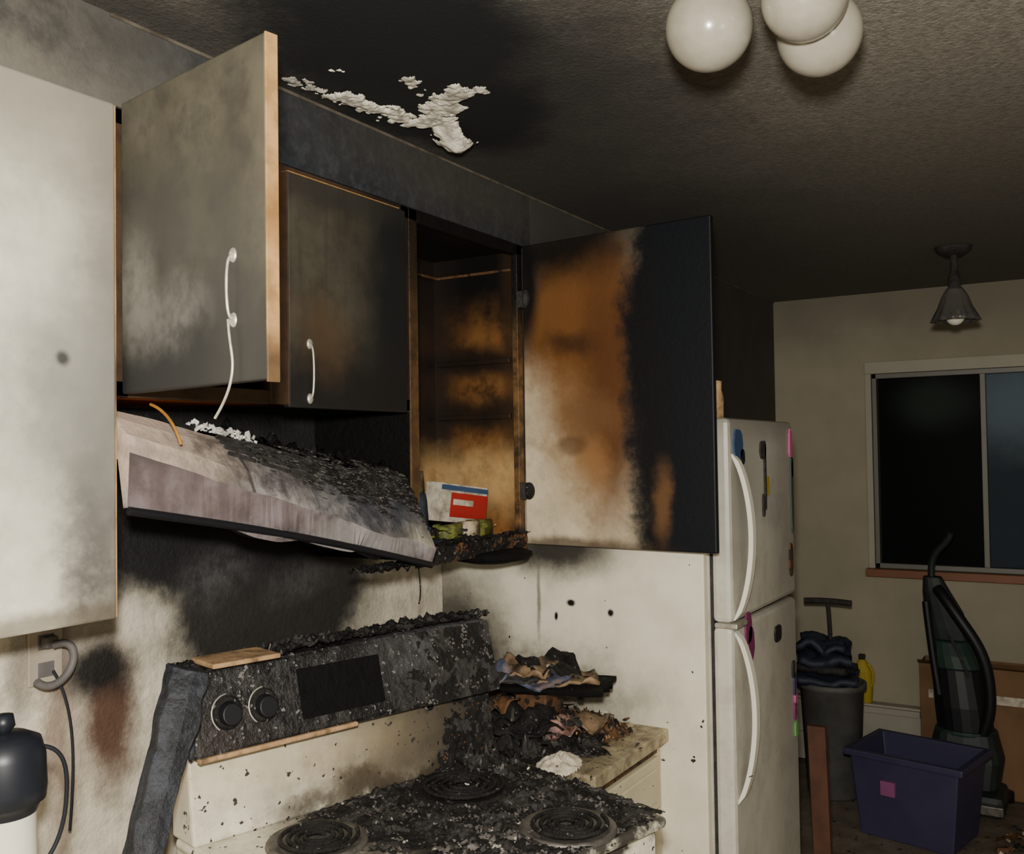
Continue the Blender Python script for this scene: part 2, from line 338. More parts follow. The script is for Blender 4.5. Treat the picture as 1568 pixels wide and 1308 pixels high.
g=grp('upper_cabinet',(1.5,-.17,2.0))
carcass(g,X1+.002,1.963,ZM,ZT,mat('cabinet_inside_black',c(30,24,20),mottle=.5),und=under_m)
d=slab('door_open',(X1+.006,-.352),(1.026,-.78),ZM+.004,ZT,.02,doorA_m,g,.003)
dd=Vector((1.026-X1-.006,-.78+.352,0)).normalized(); nn=Vector((dd.y,-dd.x,0))
if nn.x>0: nn=-nn
e0=Vector((1.026,-.78,0)); k=-nn*.021
hexa('door_edge_band',[e0+Vector((0,0,ZM))+nn*.001,e0+dd*.004+Vector((0,0,ZM))+nn*.001,e0+dd*.004+k+Vector((0,0,ZM)),e0+k+Vector((0,0,ZM)),
     e0+Vector((0,0,ZT))+nn*.001,e0+dd*.004+Vector((0,0,ZT))+nn*.001,e0+dd*.004+k+Vector((0,0,ZT)),e0+k+Vector((0,0,ZT))],edge_m,g,.001)
hp=e0-dd*.085
pull(g,(hp.x,hp.y,ZM+.15),.10,nn,bow=.012)
q=hp+nn*.010
tube('melted_pull_wire',[(q.x,q.y,ZM+.10),(q.x-.002,q.y-.004,ZM+.07),(q.x,q.y-.012,ZM+.04),(q.x-.003,q.y-.010,ZM),(q.x,q.y+.012,ZM-.03),(q.x,q.y+.03,ZM-.05)],.0022,CHROME,g)
box('door_closed',(1.512,-.352,ZM-.006),(1.925,YS-.002,ZT-.02),doorC_m,g,.004)
box('door_top_edge',(1.512,-.3525,ZT-.0205),(1.90,YS-.001,ZT-.018),edge_m,g,.001)
box('door_side_edge',(1.5095,-.3525,ZM),(1.5125,YS-.001,ZT-.02),frame_m,g,.001)
pull(g,(1.575,-.352,ZM+.075),.12,(0,-1,0),bow=.012)
box('centre_stile',(1.475,YS-.004,ZM),(1.52,YS+.02,ZT),frame_m,g)

g=grp('upper_cabinet',(2.25,-.17,1.82)); gcor=g
carcass(g,1.967,X2,ZB,ZT,inside_m,und=inside_m,frame=frame2_m)
box('charred_side_panel',(1.9635,-.325,ZB),(1.9665,-.006,ZM-.002),CHX,g,0)
slab('door_open',(X2-.001,-.3325),(2.479,-.951),ZB-.006,ZT,.019,doorB_m,g,.004)
boxes('hinges',[((X2-.032,-.348,2.08),(X2-.002,-.33,2.13)),((X2-.032,-.348,1.50),(X2-.002,-.33,1.55))],CH2,g)
sphere('hinge_melted',(X2-.012,-.352,1.525),.022,CH,g,sc=(.8,.8,1.2),seg=16); sphere('hinge_ring',(X2-.012,-.35,2.11),.02,CH2,g,sc=(.8,.5,1.3),seg=16)
boxes('shelf_cleats',[((X2-T-.014,-.30,1.915),(X2-T,-.03,1.930)),((X2-T-.014,-.30,1.745),(X2-T,-.03,1.76))],inside_m,g)
boxes('top_cleat',[((X2-T-.012,-.305,2.195),(X2-T,-.03,2.203)),((1.99,-.035,2.195),(X2-T,-.022,2.203))],BRN,g)
crust('charred_bottom_edge',1.975,2.53,-.352,-.31,0,lambda x,y:.9,[CH,CH2,BRN],g,step=.004,seed=44,fn=lambda x,y,h:(x,y,1.393+h*.014))
crust('charred_bottom_face',1.97,2.53,1.35,1.40,0,lambda x,z:.5+(z-1.37)*14,[CH,BRN,CH2],g,step=.004,seed=45,fn=lambda x,z,h:(x,-.333-h*.010,z))
heap('fused_crust',2.24,-.23,1.389,.25,.11,.030,CH,g,seed=31,rough=1.5)
debris('packets',lambda R:(R.uniform(2.02,2.48),R.uniform(-.31,-.12),1.40+R.random()**2*.045),260,.005,.030,[CH,GRN,YEL,PAPER,CH2,BLU,BRN],[4,3,.7,1,3,1.2,1.5],g,seed=9)
sphere('burnt_jar',(2.03,-.24,1.46),.04,CH,g,sc=(1,1,1.2),seg=16)
lathe('melted_under_cabinet_lamp',[(.001,-.040),(.06,-.037),(.11,-.026),(.125,-.008),(.11,-.002),(.001,-.001)],(2.36,-.31,1.362),CHX,28,g)
tube('drooping_wire',[(2.03,-.3,1.37),(2.03,-.3,1.33),(2.035,-.31,1.28),(2.03,-.3,1.25)],.002,CH,g)
# burnt food packages on the cabinet floor
def pack(nm,x,y,z,w,d_,h,rot,m,tilt=0,lean=0):
    V=[];n=6
    for k_ in range(n+1):
        t=k_/n; s_=1-.55*abs(t-.5)**2.2*2; 
        for (sx,sy) in((-1,-1),(0,-1.15),(1,-1),(1,1),(0,1.15),(-1,1)):
            X=sx*w/2*(1+.05*noise.noise(Vector((t*4,sx*3,x*9)))); Y=sy*d_/2*s_+lean*t; Z=h*t+tilt*X
            V.append((x+X*math.cos(rot)-Y*math.sin(rot),y+X*math.sin(rot)+Y*math.cos(rot),z+Z))
    F=[tuple(range(6)),tuple(n*6+i for i in range(6))]
    for k_ in range(n):
        for i in range(6): F.append((k_*6+i,k_*6+(i+1)%6,(k_+1)*6+(i+1)%6,(k_+1)*6+i))
    return obj(nm,V,F,m,smooth=True,parent=g)
SBLU=mat('singed_blue_pack',c(60,82,112),mottle=.8,msc=30,veil=(c(24,22,22),.8,26)); SGRN=mat('singed_green_pack',c(128,134,62),mottle=.8,msc=30,veil=(c(24,22,20),.85,26)); SPAP=mat('singed_paper_pack',c(196,180,150),mottle=.7,msc=20,veil=(c(60,40,26),.8,20))
pack('blue_package',2.12,-.22,1.40,.09,.035,.13,-.1,SBLU,.05,.01); pack('brown_package',2.08,-.15,1.40,.10,.04,.20,.15,SPAP,0,.02); pack('paper_package',2.20,-.13,1.40,.12,.04,.19,-.1,SPAP,.03,0)
pack('green_package',2.22,-.275,1.398,.10,.03,.045,0,SGRN,.05,0); pack('green_package',2.36,-.275,1.398,.12,.03,.05,.1,SGRN,-.04,0); pack('white_package',2.29,-.285,1.398,.07,.03,.05,-.1,SPAP)
gi=grp('food_box',(2.31,-.2,1.49))
def fb(nm,a,b,m): 
    o=box(nm,a,b,m,None,.002); o.parent=gi; return o
fb('carton',(-.105,-.03,-.055),(.105,.03,.055),PAPER); fb('carton_front_print',(-.06,-.0315,-.040),(.106,-.0305,.030),RED); fb('carton_side_print',(.1045,-.03,-.055),(.106,.03,.055),RED); fb('carton_label',(-.05,-.033,-.005),(.04,-.0312,.012),PAPER); fb('carton_blue_stripe',(-.105,-.0315,.036),(.105,-.0305,.050),BLU)
gi.location=(2.33,-.215,1.495); gi.rotation_euler=(.05,.12,-.1)

# ------------------------------------------------------------------ range hood (sagging)
hood_m=mat('hood_enamel_scorched',c(164,158,154),[
   ((1.15,-.36,1.7),(.22,9,.12),c(206,184,166),.95,.5,.06),
   ((1.372,-.36,1.67),(.005,9,.3),c(80,72,68),.9,.5,.01),
   ((1.80,-.36,1.56),(.26,9,.13),c(44,50,60),.95,.6,.10,.5),
   ((1.62,-.33,1.66),(.5,9,.035),c(22,22,24),.94,.8,.06,.6),
   ((1.55,-.40,1.60),(.35,9,.03),c(56,52,52),.8,.8,.05,.7),
   ((1.89,-.36,1.42),(.05,9,.04),c(172,166,142),.6,.8,.03)],rough=.5,mottle=.5,msc=12,streak=.5,bump=.3,veil=(c(40,40,43),.75,24))
lip_m=mat('hood_lip_streaked',c(134,124,125),[((1.3,-.36,1.66),(.5,9,.035),c(30,27,28),.95,.8,.05),((1.3,-.36,1.60),(.3,9,.1),c(106,92,91),.6,.8,.1),((1.75,-.38,1.45),(.2,9,.06),c(156,153,150),.6,.8,.08)],mottle=.7,msc=9,streak=.95,rough=.45,veil=(c(40,36,37),.8,20))
g=grp('range_hood',(1.5,-.2,1.55))
Lp=[(-.02,1.735),(-.295,1.733),(-.33,1.715),(-.362,1.685),(-.372,1.652),(-.366,1.555),(-.355,1.553),(-.34,1.64),(-.02,1.66)]
Rp=[(-.02,1.62),(-.33,1.575),(-.362,1.525),(-.395,1.465),(-.425,1.405),(-.405,1.372),(-.39,1.374),(-.38,1.43),(-.02,1.50)]
NS=60; V=[];F=[];M=[]
for i in range(NS+1):
    s=i/NS; x=X1+.006+(1.94-X1-.006)*s
    for j,(a,b) in enumerate(zip(Lp,Rp)):
        y=a[0]+(b[0]-a[0])*s; z=a[1]+(b[1]-a[1])*s
        am=min(1,s*3)
        wob=(.016*noise.noise(Vector((s*6,j*1.0,0)))+.007*noise.noise(Vector((s*18,j*1.3,0))))*am
        if j in(5,6): z+=-.008*math.sin(math.pi*min(1,s*1.15))+.014*noise.noise(Vector((s*7,4,1)))
        V.append((x,y+wob,z+wob*.8))
n=len(Lp)
for i in range(NS):
    for j in range(n):
        F.append((i*n+j,i*n+(j+1)%n,(i+1)*n+(j+1)%n,(i+1)*n+j)); M.append(1 if j==4 else (2 if j>=5 else 0))
F.append(tuple(range(n))); F.append(tuple(NS*n+j for j in range(n))); M+=[0,0]
obj('shell',V,F,[hood_m,lip_m,CHX],mi=M,parent=g)
def hoodpt(s,v,off=.002):
    x=X1+.006+(1.94-X1-.006)*s
    a=Vector((x,Lp[1][0]+(Rp[1][0]-Lp[1][0])*s,Lp[1][1]+(Rp[1][1]-Lp[1][1])*s)); b=Vector((x,Lp[4][0]+(Rp[4][0]-Lp[4][0])*s,Lp[4][1]+(Rp[4][1]-Lp[4][1])*s))
    bulge=.012*(1-s)*4*v*(1-v) if 0<v<1 else 0
    return a.lerp(b,v)+Vector((0,-.8,.6))*(off+bulge)
V=[];F=[]
for k0 in range(4):
    for (s0,s1) in ((.29,.37),(.385,.475),(.49,.57)):
        v0=.06+k0*.12+.01*math.sin(s0*30+k0); v1=v0+.045; b=len(V)
        for s,v in ((s0,v0),(s1,v0+.01),(s1,v1+.01),(s0,v1)): V.append(hoodpt(s,v,.009))
        for s,v in ((s0,v0),(s1,v0+.01),(s1,v1+.01),(s0,v1)): V.append(hoodpt(s,v,-.010))
        F+=[tuple(q+b for q in f) for f in BF]
obj('vent_slots',V,F,CH2,parent=g)
edgepts=[Vector(((X1+.006+(1.94-X1-.006)*s),Lp[5][0]+(Rp[5][0]-Lp[5][0])*s-.003,Lp[5][1]+(Rp[5][1]-Lp[5][1])*s-.006+.010*math.sin(s*3.1))) for s in [i/10 for i in range(11)]]
tube('lower_edge',edgepts,.008,BLKP,g)
debris('insulation_scraps',lambda R:hoodpt(R.uniform(.22,.42),R.uniform(-.10,.02),.006),240,.003,.012,[FOAM,FOAM,CH],[3,3,1.5],g,seed=3,flat_=.9)
crust('hood_char_patches',.36,1.0,-.12,.95,0,lambda s,v:.42-abs(v-.25)*1.3+(s-.7)*.5,[CH,CH2,ASHG],g,step=.008,seed=77,fn=lambda s,v,h:tuple(hoodpt(s,v,.004+h*.008)),grey=.1,white=.35)
crust('burnt_filter',1.74,1.96,-.39,-.31,0,lambda x,y:.7,[CH,CH2],g,step=.004,seed=47,fn=lambda x,y,h:(x,y,1.385-h*.02))
tube('hanging_strap',[(1.2,-.30,1.742),(1.2,-.350,1.728),(1.2,-.374,1.69),(1.2,-.384,1.665)],.003,STRAP,g)
crust('char_layer',1.38,1.94,-.31,-.03,0,lambda x,y:.9,[CHX,CH],g,step=.007,seed=3,fn=lambda x,y,h:(x,y,1.737-.17*(x-1.09)-.02+h*.035))

# ------------------------------------------------------------------ ceiling damage
wh=mat('torn_drywall',c(238,231,212),[((1.66,-.62,2.4),(.10,.09,1),c(110,100,90),.6,.7,.08,.7),((1.52,-.39,2.4),(.07,.05,1),c(110,106,100),.7,.7,.05,.4)],rough=.95,mottle=.35,msc=30,bump=.5,bsc=50,veil=(c(84,76,66),.6,30))
def seg(p,a,b):
    p,a,b=Vector(p),Vector(a),Vector(b); t=max(0,min(1,(p-a).dot(b-a)/(b-a).length_squared)); return (p-a-(b-a)*t).length
V=[];F=[];idx={}; N1,N2=200,160
def cz(x,y):
    m=min(seg((x,y),(1.48,-.375),(1.58,-.395))-.010, seg((x,y),(1.62,-.41),(1.84,-.44))-.030, seg((x,y),(1.86,-.47),(1.75,-.64))-.036,seg((x,y),(1.70,-.56),(1.62,-.60))-.008, seg((x,y),(1.93,-.485),(1.99,-.47))-.034,seg((x,y),(1.86,-.50),(1.93,-.49))-.034,seg((x,y),(1.50,-.49),(1.53,-.49))-.006)
    return m+.035*noise.noise(Vector((x*18,y*18,1)))+.026*noise.noise(Vector((x*50,y*50,2)))+.012*noise.noise(Vector((x*110,y*110,2)))
def gv(i,j):
    if (i,j) not in idx:
        x=1.44+.62*i/N1; y=-.335-.40*j/N2; m=cz(x,y); idx[(i,j)]=len(V)
        tip=max(0,1-((x-1.98)**2+(y+.475)**2)**.5/.09)
        V.append((x,y,CE-.002-min(.006,max(0,-m)*.3)*(1+.6*noise.noise(Vector((x*60,y*60,0))))-.04*tip))
    return idx[(i,j)]
for i in range(N1):
    for j in range(N2):
        if cz(1.44+.62*(i+.5)/N1,-.335-.40*(j+.5)/N2)<0: F.append((gv(i,j),gv(i+1,j),gv(i+1,j+1),gv(i,j+1)))
o=obj('torn_ceiling_drywall',V,F,wh,smooth=True); sm=o.modifiers.new('s','SOLIDIFY'); sm.thickness=.002

# ------------------------------------------------------------------ ceiling lights
glob=mat('frosted_glass_globe',c(150,144,129),rough=.22,mottle=.35,msc=9,coat=.25)
g=grp('globe_ceiling_light',(1.56,-1.38,2.41))
lathe('canopy',[(.001,.0),(.05,0),(.055,.012),(.05,.028),(.001,.0295)],(1.54,-1.40,2.41),CHROME,28,g)
for i,(x,y,z,r) in enumerate([(1.533,-1.288,2.345,.0720),(1.648,-1.440,2.340,.0700),(1.528,-1.446,2.352,.067)]):
    sphere('globe_%d'%(i+1),(x,y,z),r,glob,g,seg=48)
    tube('arm_%d'%(i+1),[(1.54,-1.40,2.425),((1.54+x)/2,(-1.40+y)/2,2.43),(x,y,2.43),(x,y,z+r-.004)],.008,CHROME,g)
g=grp('pendant_light',(4.21,-1.35,2.3))
lathe('canopy',[(.001,0),(.03,0),(.065,.02),(.07,.03),(.07,.035),(.001,.035)],(4.21,-1.35,CE-.036),CH2,28,g)
lathe('stem',[(.014,.17),(.014,.10),(.022,.09),(.024,.05),(.02,.03)],(4.21,-1.35,2.235),CH2,20,g)
gl=mat('smoked_glass_shade',c(200,196,190),rough=.08,mottle=.2,trans=.9)
V=[];F=[];seg_=48; prof=[(.02,.14),(.032,.13),(.05,.10),(.06,.06),(.08,.02),(.090,.0),(.087,.0),(.056,.06),(.03,.125)]
for j,(r,z) in enumerate(prof):
    for i in range(seg_):
        a=6.2832*i/seg_; rr=r*(1+.07*math.cos(a*12)*(1 if r>.05 else .3)); V.append((4.21+rr*math.cos(a),-1.35+rr*math.sin(a),2.14+z))
for j in range(len(prof)-1):
    for i in range(seg_): F.append((j*seg_+i,j*seg_+(i+1)%seg_,(j+1)*seg_+(i+1)%seg_,(j+1)*seg_+i))
obj('bell_shade',V,F,gl,smooth=True,parent=g)
sphere('bulb',(4.21,-1.35,2.16),.036,WHT,g,seg=20)

# ------------------------------------------------------------------ base cabinet + counter
ctop=mat('counter_laminate_burnt',c(198,183,146),[((2.15,-.35,.87),(.30,.38,9),c(34,30,27),.96,.4,.15),((2.42,-.48,.87),(.14,.22,9),c(112,80,50),.8,.7,.1,.6)],rough=.5,mottle=.6,msc=16,veil=(c(60,48,38),.7,22))
bcab=mat('base_cabinet_paint',c(212,201,168),[((2.05,-.77,.6),(.1,9,.3),c(120,108,86),.7,.8,.1)],rough=.45,mottle=.3)
g=grp('base_cabinet',(2.3,-.38,.43)); gB=g
box('carcass',(2.10,-.75,.1),(PX0-.003,-.004,.825),bcab,g); box('toe_kick',(2.12,-.69,0),(PX0-.005,-.02,.1),CH2,g)
box('countertop',(2.09,-.775,.826),(PX0-.001,-.004,.862),ctop,g,.005)
boxes('drawer_front',[((2.13,-.768,.66),(2.50,-.751,.80)),((2.13,-.768,.14),(2.50,-.751,.64))],bcab,g,.004)
boxes('drawer_panel',[((2.165,-.775,.685),(2.465,-.7682,.775)),((2.17,-.775,.18),(2.46,-.7682,.60))],bcab,g,.006)
boxes('shadow_gap',[((2.11,-.7525,.645),(2.52,-.7505,.655)),((2.11,-.7525,.80),(2.52,-.7505,.824))],BRN,g)
gL=grp('base_cabinet',(.6,-.3,.43)); g=gL
box('carcass',(.1,-.6,.1),(1.08,-.004,.825),bcab,g); box('toe_kick',(.1,-.55,0),(1.08,-.02,.1),CH2,g); box('countertop',(.08,-.64,.826),(1.085,-.004,.862),ctop,g,.005)
boxes('cabinet_doors',[((.12,-.618,.14),(.58,-.601,.80)),((.60,-.618,.14),(1.06,-.601,.80))],bcab,g,.004)

DC=[CH,CH2,ASH,BRN,PAPER,TAN]
g=grp('charred_counter_debris',(2.3,-.4,.9))
crust('fused_layer',2.10,2.55,-.76,-.03,.862,lambda x,y:1.1-((x-2.26)/.29)**2-((y+.34)/.36)**2,[CH,CH2,ASHG],g,seed=5,fn=lambda x,y,h:(x,y,.860+h*(.020+.065*max(0,1-((x-2.30)/.24)**2-((y+.38)/.28)**2))),grey=.15,white=.5)
crust('brown_layer',2.25,2.55,-.74,-.3,.862,lambda x,y:.85-((x-2.42)/.14)**2-((y+.54)/.18)**2,[BRN,CH,TAN],g,seed=8,fn=lambda x,y,h:(x,y,.862+h*.040),grey=.2,white=.45)
debris('chunks',lambda R:(2.31+R.gauss(0,.075),-.46+R.gauss(0,.12),.872+abs(R.gauss(0,.034))),420,.003,.024,DC,[6,3,.5,3,.6,.8],g,seed=21)
debris('fine_ash',lambda R:(R.uniform(2.11,2.53),R.uniform(-.76,-.1),.864),600,.001,.004,[CH,CH2,BRN],[4,2,1],g,seed=22)
def rslab(name,cx,cy,z,sx,sy,t,rot,m,parent,tilt=0,bev=.003,wave=.0,n=12):
    ca,sa=math.cos(rot),math.sin(rot); V=[];F=[]
    for i in range(n+1):
        for j in range(n+1):
            X=(i/n-.5)*sx;Y=(j/n-.5)*sy; e=1+.10*noise.noise(Vector((i*.9,j*.9,cx*30)))
            V.append((cx+(X*ca-Y*sa)*e,cy+(X*sa+Y*ca)*e,z+math.tan(tilt)*X+wave*noise.noise(Vector((i*.3,j*.3,cx*50+z*90)))))
    for i in range(n):
        for j in range(n): a=i*(n+1)+j; F.append((a,a+1,a+n+2,a+n+1))
    o=obj(name,V,F,m,parent=parent,smooth=True); s=o.modifiers.new('s','SOLIDIFY'); s.thickness=t; s.offset=1; return o
SMAG=mat('singed_magazine',c(84,96,120),mottle=.9,msc=26,veil=(c(150,110,80),.6,18)); SBK=mat('singed_booklet',c(150,124,94),mottle=.8,msc=20,veil=(c(24,20,18),.9,12))
box('scorched_carton',(2.29,-.53,.885),(2.39,-.43,.985),BRN,g,.006)
rslab('board',2.34,-.50,.998,.20,.36,.012,.25,CHX,g,0,wave=.006)
rslab('booklet_a',2.32,-.46,1.014,.16,.22,.010,-.2,SMAG,g,.03,wave=.015); rslab('booklet_b',2.28,-.42,1.030,.13,.18,.008,.35,CH2,g,.05,wave=.02); rslab('booklet_c',2.37,-.55,1.018,.13,.17,.008,.6,SBK,g,-.06,wave=.03)
rslab('booklet_d',2.31,-.45,1.048,.12,.16,.005,.1,SBK,g,.06,wave=.03); rslab('booklet_e',2.36,-.50,1.052,.13,.15,.004,1.0,CH,g,.2,wave=.05); rslab('booklet_f',2.25,-.38,1.045,.09,.12,.004,.2,SMAG,g,.2,wave=.04)
rslab('low_sheet_a',2.22,-.50,.93,.14,.18,.004,.7,CH,g,.25,wave=.05); rslab('low_sheet_b',2.36,-.60,.905,.16,.14,.004,.2,SBK,g,-.1,wave=.04); rslab('low_sheet_c',2.20,-.40,.96,.12,.13,.004,-.4,BRN,g,.3,wave=.05); rslab('low_sheet_d',2.27,-.57,.915,.10,.10,.004,1.2,mat('singed_pink_sheet',c(176,134,122),mottle=.8,msc=20,veil=(BLK,.9,14)),g,.2,wave=.04)
debris('scraps',lambda R:(2.33+R.gauss(0,.05),-.47+R.gauss(0,.09),1.018+abs(R.gauss(0,.012))),120,.003,.014,[CH,CH2,PAPER,BRN,PUR,BLU],[5,3,.4,2,.4,.4],g,seed=25)
heap('dish_rag',2.12,-.66,.868,.09,.055,.020,mat('rag_cloth',c(222,210,190),mottle=.3,msc=20,rough=.9),g,seed=8,n=30,rot=.3,rough=.3)

# ------------------------------------------------------------------ stove
SC=(1.60,-.62); TH=math.radians(-15)
g=grp('electric_range',(SC[0],SC[1],0))
st_w=mat('range_enamel_sooted',c(232,225,203),[
   ((1.80,-.60,.9),(.42,.34,.07),c(26,24,23),.97,.35,.22),
   ((1.68,-.90,.88),(.36,.22,.05),c(36,33,32),.94,.45,.22),
   ((1.40,-.62,.88),(.22,.12,.04),c(80,74,66),.85,.7,.18,.5),
   ((1.95,-.42,1.05),(.30,.2,.18),c(28,26,25),.96,.55,.12),
   ((1.72,-.36,.96),(.28,.2,.10),c(92,80,64),.8,.8,.14,.4),
   ((1.5,-.3,1.02),(.3,.2,.05),c(196,178,142),.5,.8,.08)],rough=.4,mottle=.25,specks=(60,.66,c(60,54,48)),bump=.1,veil=(c(130,116,94),.35,14))
con_m=mat('console_charred',c(21,20,20),[((2.0,-.45,1.2),(.24,.2,.11),c(86,85,86),.85,.8,.08,.6),((1.3,-.3,1.1),(.1,.2,.05),c(50,42,38),.6,.7,.05)],rough=.45,mottle=.6,msc=24,bump=.9,bsc=45,specks=(90,.66,c(116,112,108)),veil=(c(66,62,60),.6,26))
parts=[]
HW=.385
def L(o): parts.append(o); return o
L(box('body',(-HW+.01,-.31,.06),(HW-.01,.31,.86),st_w)); L(box('kick',(-HW+.03,-.28,0),(HW-.03,.29,.06),CH))
L(box('oven_door',(-HW+.02,-.335,.22),(HW-.02,-.311,.72),st_w,bevel=.008)); L(box('oven_window',(-.22,-.339,.36),(.22,-.3355,.60),BLKP))
L(box('drawer',(-HW+.02,-.333,.07),(HW-.02,-.311,.20),st_w,bevel=.006))
L(tube('oven_handle',[(-.28,-.336,.68),(-.27,-.37,.68),(0,-.375,.68),(.27,-.37,.68),(.28,-.336,.68)],.010,WHT))
L(box('cooktop',(-HW,-.335,.861),(HW,.30,.885),st_w,bevel=.010))
BUR={'burner_back_left':(-.2,.07,.085),'burner_back_right':(.19,.09,.10),'burner_front_right':(.19,-.235,.085),'burner_front_left':(-.2,-.21,.10)}
for nm,(x,y,r) in BUR.items():
    L(lathe(nm+'_drip_pan',[(.001,-.002),(r*.6,-.001),(r,.004),(r*1.12,.007),(r*1.16,.003),(r*1.17,-.003)],(x,y,.8875),CH if 'back_right' in nm else DCHR,36))
    pts=[]
    for i in range(90):
        a=i/90*4*2*math.pi; rr=r*.2+(r*.85)*(i/90)*.9; pts.append((x+rr*math.cos(a),y+rr*math.sin(a),.899))
    L(tube(nm+'_coil',pts,.0045,CH,res=2))
L(hexa('backsplash',[(-HW,.215,.885),(HW,.215,.885),(HW,.31,.885),(-HW,.31,.885),(-HW,.24,1.055),(HW,.24,1.055),(HW,.31,1.055),(-HW,.31,1.055)],st_w,bevel=.006))
L(hexa('console',[(-HW-.005,.19,1.055),(HW+.02,.19,1.055),(HW+.02,.315,1.055),(-HW-.005,.315,1.055),(-HW-.005,.235,1.225),(HW+.02,.235,1.225),(HW+.02,.315,1.225),(-HW-.005,.315,1.225)],con_m,bevel=.012))
L(box('console_trim_strip',(-HW,.186,1.052),(-.02,.20,1.062),TAN))
def cf(x,z,off=0):
    t=(z-1.055)/.17; return (x,.19+.045*t-off,z)
for i,x in enumerate((-.315,-.235)):
    for r,m_ in ((.034,CH),(.024,BLKP)):
        V=[];n=28
        for kk in(0,1):
            for a in range(n):
                an=6.283*a/n; V.append(cf(x+r*math.cos(an)*(1-.15*kk),1.135+r*math.sin(an)*(1-.15*kk),(.0 if kk==0 else (.008 if r>.03 else .024))))
        F=[tuple(range(n)),tuple(range(n,2*n))]+[(a,(a+1)%n,n+(a+1)%n,n+a) for a in range(n)]
        L(obj('knob_%d'%(i+1),V,F,m_,smooth=False,bevel=.002))
    pts=[cf(x+.036*math.cos(a),1.135+.036*math.sin(a),.006) for a in [1.6+.22*q for q in range(12)]]
    L(tube('knob_ring_%d'%(i+1),pts,.0016,CHROME))
pw=[cf(-.15,1.09,.004),cf(.06,1.09,.004),cf(.06,1.09,-.01),cf(-.15,1.09,-.01),cf(-.15,1.19,.004),cf(.06,1.19,.004),cf(.06,1.19,-.01),cf(-.15,1.19,-.01)]
L(hexa('display_window',pw,CHX)); 
for x in (-.17,.08):
    L(hexa('trim_bar',[cf(x,1.07,.005),cf(x+.003,1.07,.005),cf(x+.003,1.07,-.01),cf(x,1.07,-.01),cf(x,1.21,.005),cf(x+.003,1.21,.005),cf(x+.003,1.21,-.01),cf(x,1.21,-.01)],CH2,bevel=.001))
L(crust('console_face_char',.02,.40,1.058,1.222,0,lambda x,z:(x-.16)*2.2,[CH,CH2,ASHG],step=.004,seed=61,fn=lambda x,z,h:cf(x,z,.001+h*.008),grey=.1,white=.45))
endm=mat('melted_end_cap',c(54,57,64),mottle=.9,msc=22,rough=.6,bump=.9,bsc=40,streak=.4,veil=(BLK,.85,20))
prof=[(-.41,.20,1.235,.055),(-.44,.17,1.18,.06),(-.47,.15,1.10,.05),(-.50,.13,1.04,.045),(-.53,.11,.96,.045),(-.565,.09,.88,.055)]
V=[];F=[]; NN=30
for i in range(NN+1):
    t=i/NN*(len(prof)-1); a=min(int(t),len(prof)-2); fr=t-a
    x,y,z,w=[prof[a][q]*(1-fr)+prof[a+1][q]*fr for q in range(4)]
    j=.012*noise.noise(Vector((i*.25,2,2))); w*=1+.25*noise.noise(Vector((i*.3,7,2)))
    V+=[(x-w*.35+j,y+.0,z+.01),(x+w*.2+j,y-.02+j*.4,z),(x+w*.75+j*.4,y-.02,z-.01),(x+w*.75,y+.01,z-.005),(x-w*.35,y+.03,z+.014)]
for i in range(NN):
    b=i*5; F+=[(b+q,b+(q+1)%5,b+5+(q+1)%5,b+5+q) for q in range(5)]
F+=[(0,1,2,3,4),tuple(len(V)-5+q for q in range(5))]
L(obj('slumped_end_cap',V,F,endm,bevel=.002))
L(box('end_cap_side',(-.398,.20,1.06),(-.386,.31,1.23),endm,bevel=.004))
L(box('scorched_tan_panel',(-.35,.20,1.226),(-.20,.30,1.236),TAN,bevel=.003))
L(crust('console_top_char',-.385,.405,.225,.315,1.2,lambda x,y:.55+(.4 if x>-.18 else -.35),[CH,CH2,ASHG],step=.004,seed=15,fn=lambda x,y,h:(x,y,1.224+h*.017),grey=.15,white=.5))
def hob(x,y):
    e=1.15-((x-.15)/.35)**2-((y+.02)/.34)**2
    if x<-.05 and y<.0: e-=.5
    return e
def hobfn(x,y,h):
    k=1
    for b in BUR.values(): 
        d=math.hypot(x-b[0],y-b[1]); k=min(k,max(.15,(d-b[2]*.9)/.04))
    back=max(0,1-math.hypot((x-.33)/.14,(y-.18)/.10))
    return (x,y,.8845+h*(.013*min(1,k)+.05*back))
L(crust('char_crust',-.37,.40,-.33,.212,.885,hob,[CH,CH2,ASHG],step=.004,seed=17,fn=hobfn,grey=.08,white=.38))
L(crust('ash_patches',-.2,.36,-.32,.05,.885,lambda x,y:.35-((x-.04)/.2)**2-((y+.18)/.13)**2,[ASHG,CH2,ASH],step=.004,seed=27,fn=lambda x,y,h:(x,y,.888+h*.013),grey=.1,white=.30))
L(crust('backsplash_char',.0,.40,.885,1.056,0,lambda x,z:(x-.24)*3.2-(z-.96)*2,[CH,CH2,BRN],step=.004,seed=62,fn=lambda x,z,h:(x,.212+.147*(z-.885)-h*.012,z)))
L(debris('cooktop_char',lambda R:(R.gauss(.06,.2),min(.2,R.gauss(.0,.17)),.888+abs(R.gauss(0,.005))),650,.0012,.009,[CH,CH2,ASH,BRN],[7,4,1.6,.5],seed=32))
L(debris('cooktop_specks',lambda R:(R.gauss(-.05,.2),R.uniform(-.32,.2),.8858),600,.0006,.0030,[CH,CH2,ASH],[3,1,.6],seed=33))
for o in parts: o.parent=g
g.rotation_euler=(0,0,TH)

